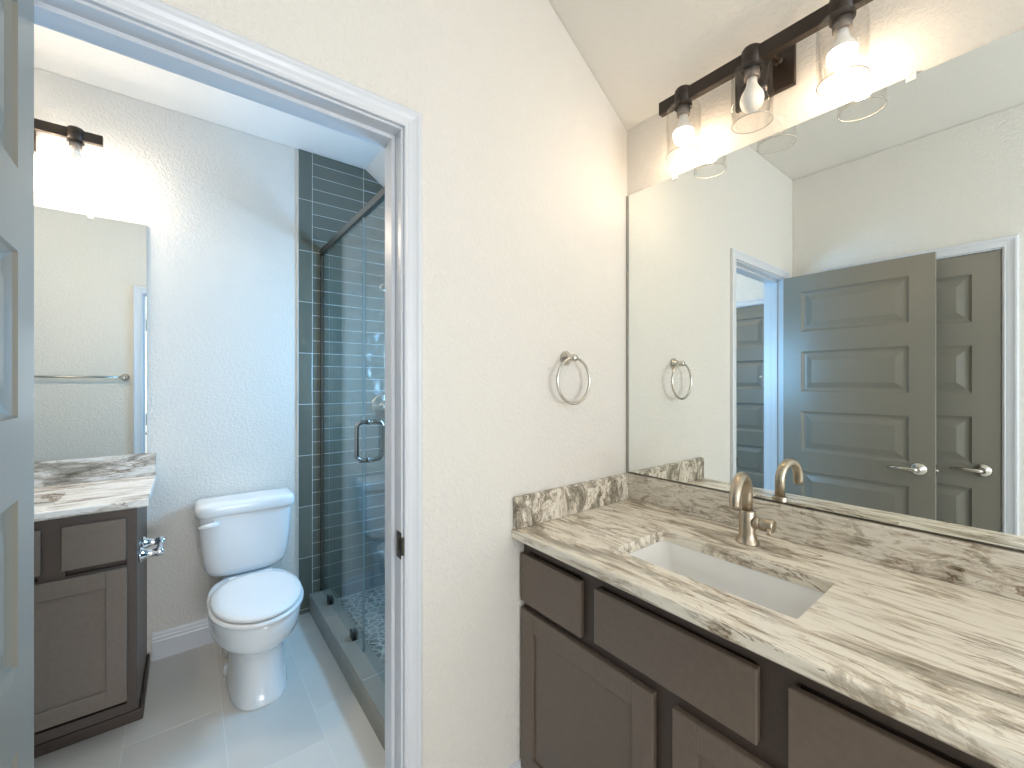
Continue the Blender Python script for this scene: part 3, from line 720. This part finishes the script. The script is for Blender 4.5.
# curb
CX0, CX1, CZ = -.850, -.737, .112
bm = new()
cy0, cy1 = TP + .0125, YB - .0125
box(bm, CX0 + .009, CX1 - .004, cy0, cy1, .001, CZ - .008, mi=1)
box(bm, CX0 + .0015, CX1 - .004, cy0, cy1, .001, CZ - .0095, mi=1)
box(bm, CX0 + .004, CX1 - .002, cy0, cy1, .004, CZ - .0015, mi=1)
t = new()
ys = [cy0]; y = .1255
while y < cy1:
    if y > cy0 + .02: ys.append(y)
    y += .2938
ys.append(cy1)
for a, b in zip(ys, ys[1:]):
    box(t, CX0 + .001, CX1, a + .0015, b - .0015, CZ - .012, CZ, .0015, 1)
    box(t, CX0, CX0 + .0095, a + .0015, b - .0015, .003, CZ - .030, .001, 1); box(t, CX0 - .001, CX0 + .0095, a + .0005, b - .0005, CZ - .027, CZ - .0125, .001, 1)
merge(bm, t, 0)
struct(obj('trim_8', bm, ['curb', 'grout']), 'dark grey tiled shower curb', 'shower curb')

# ------------------------------------------------------------------ shower glass
GX = -.780
def edge_faces(bm):
    for f in bm.faces:
        f.normal_update()
        if abs(f.normal.y) > .5: f.material_index = 1
SP = thing('shower_screen', 'fixed clear glass shower panel next to the tiled back wall', 'shower screen', (GX, 1.26, CZ))
bm = new(); box(bm, -.004, .004, .888 - 1.26, YB - .014 - 1.26, .0035, 2.131 - CZ); edge_faces(bm); obj('glass_pane', bm, ['glass', 'glass_edge'], SP)
bm = new()
for s in (-1, 1): box(bm, *sorted((s * .0055, s * .0085)), YB - .030 - 1.26, YB - .0125 - 1.26, .004, 2.131 - CZ)
obj('wall_channel', bm, 'header', SP)
for y in (1.03, 1.45):
    bm = new()
    for s in (-1, 1): box(bm, *sorted((s * .0055, s * .0125)), y - .0225 - 1.26, y + .0225 - 1.26, .001, .042, .002, 2)
    box(bm, -.0125, .0125, y - .0225 - 1.26, y + .0225 - 1.26, .0005, .003); obj('clamp', bm, 'black', SP)
SD = thing('shower_door', 'clear glass shower door with a looped chrome pull handle', 'shower door', (GX, .13, CZ))
bm = new(); box(bm, -.004, .004, .008, .880 - .13, .012, 2.118 - CZ); edge_faces(bm); obj('glass_pane', bm, ['glass', 'glass_edge'], SD)
for s in (-1, 1):
    bm = new(); y = .805 - .13; z0, z1 = 1.020 - CZ, 1.190 - CZ; r = .026; d = .058
    pts = [(s * .006, y, z0), (s * .02, y, z0)] + [p for p in arc((s * (d - r), y, z0 + r), (0, 0, -1), (s, 0, 0), r, 0, PI / 2, 8)] + [p for p in arc((s * (d - r), y, z1 - r), (s, 0, 0), (0, 0, 1), r, 0, PI / 2, 8)] + [(s * .02, y, z1), (s * .006, y, z1)]
    tube(bm, pts, .0095, 16)
    for z in (z0, z1): lathe(bm, [(.0135, .0055), (.0135, .0095), (.010, .011)], (0, y, z), (s, 0, 0), 20)
    obj('pull_handle', bm, 'pull', SD)
for z in (.30, 1.75):
    bm = new()
    for s in (-1, 1): box(bm, *sorted((s * .0055, s * .013)), -.002, .06, z - .045, z + .045, .002, 2)
    obj('door_hinge', bm, 'header', SD)
bm = new(); box(bm, GX - .013, GX + .013, TP + .0125, YB - .0125, 2.133, 2.166, .002, 2)
tag(obj('header_bar', bm, 'header'), 'dark metal header bar across the top of the shower glass', 'header bar')
# valve and shower head on the plumbing wall
VX = -.395
SV = thing('shower_valve', 'round chrome shower valve on the tiled back wall', 'valve', (VX, YB - .0125, 1.212))
bm = new(); lathe(bm, [(.085, 0), (.085, .003), (.075, .009), (.035, .013), (.030, .016), (.028, .05), (.02, .055)], (0, 0, 0), (0, -1, 0), 40); obj('escutcheon', bm, 'steel', SV)
bm = new(); tube(bm, [(0, -.056, 0), (0, -.062, -.03), (0, -.060, -.085)], [.011, .009, .007], 14); obj('lever', bm, 'steel', SV)
SH = thing('shower_fixture', 'shower head on a bent arm high on the tiled back wall', 'shower head', (VX, YB - .0125, 1.995))
bm = new(); lathe(bm, [(.032, 0), (.031, .006), (.015, .012)], (0, 0, 0), (0, -1, 0), 28); tube(bm, [(0, -.01, 0), (0, -.06, .01), (0, -.11, 0), (0, -.15, -.035)], .0105, 14); obj('arm', bm, 'steel', SH)
bm = new(); d = Vector((0, -.62, -.78)); lathe(bm, [(.013, -.005), (.016, .012), (.045, .045), (.048, .06), (.044, .064)], (0, -.15, -.035), d, 32); obj('spray_head', bm, 'steel', SH)
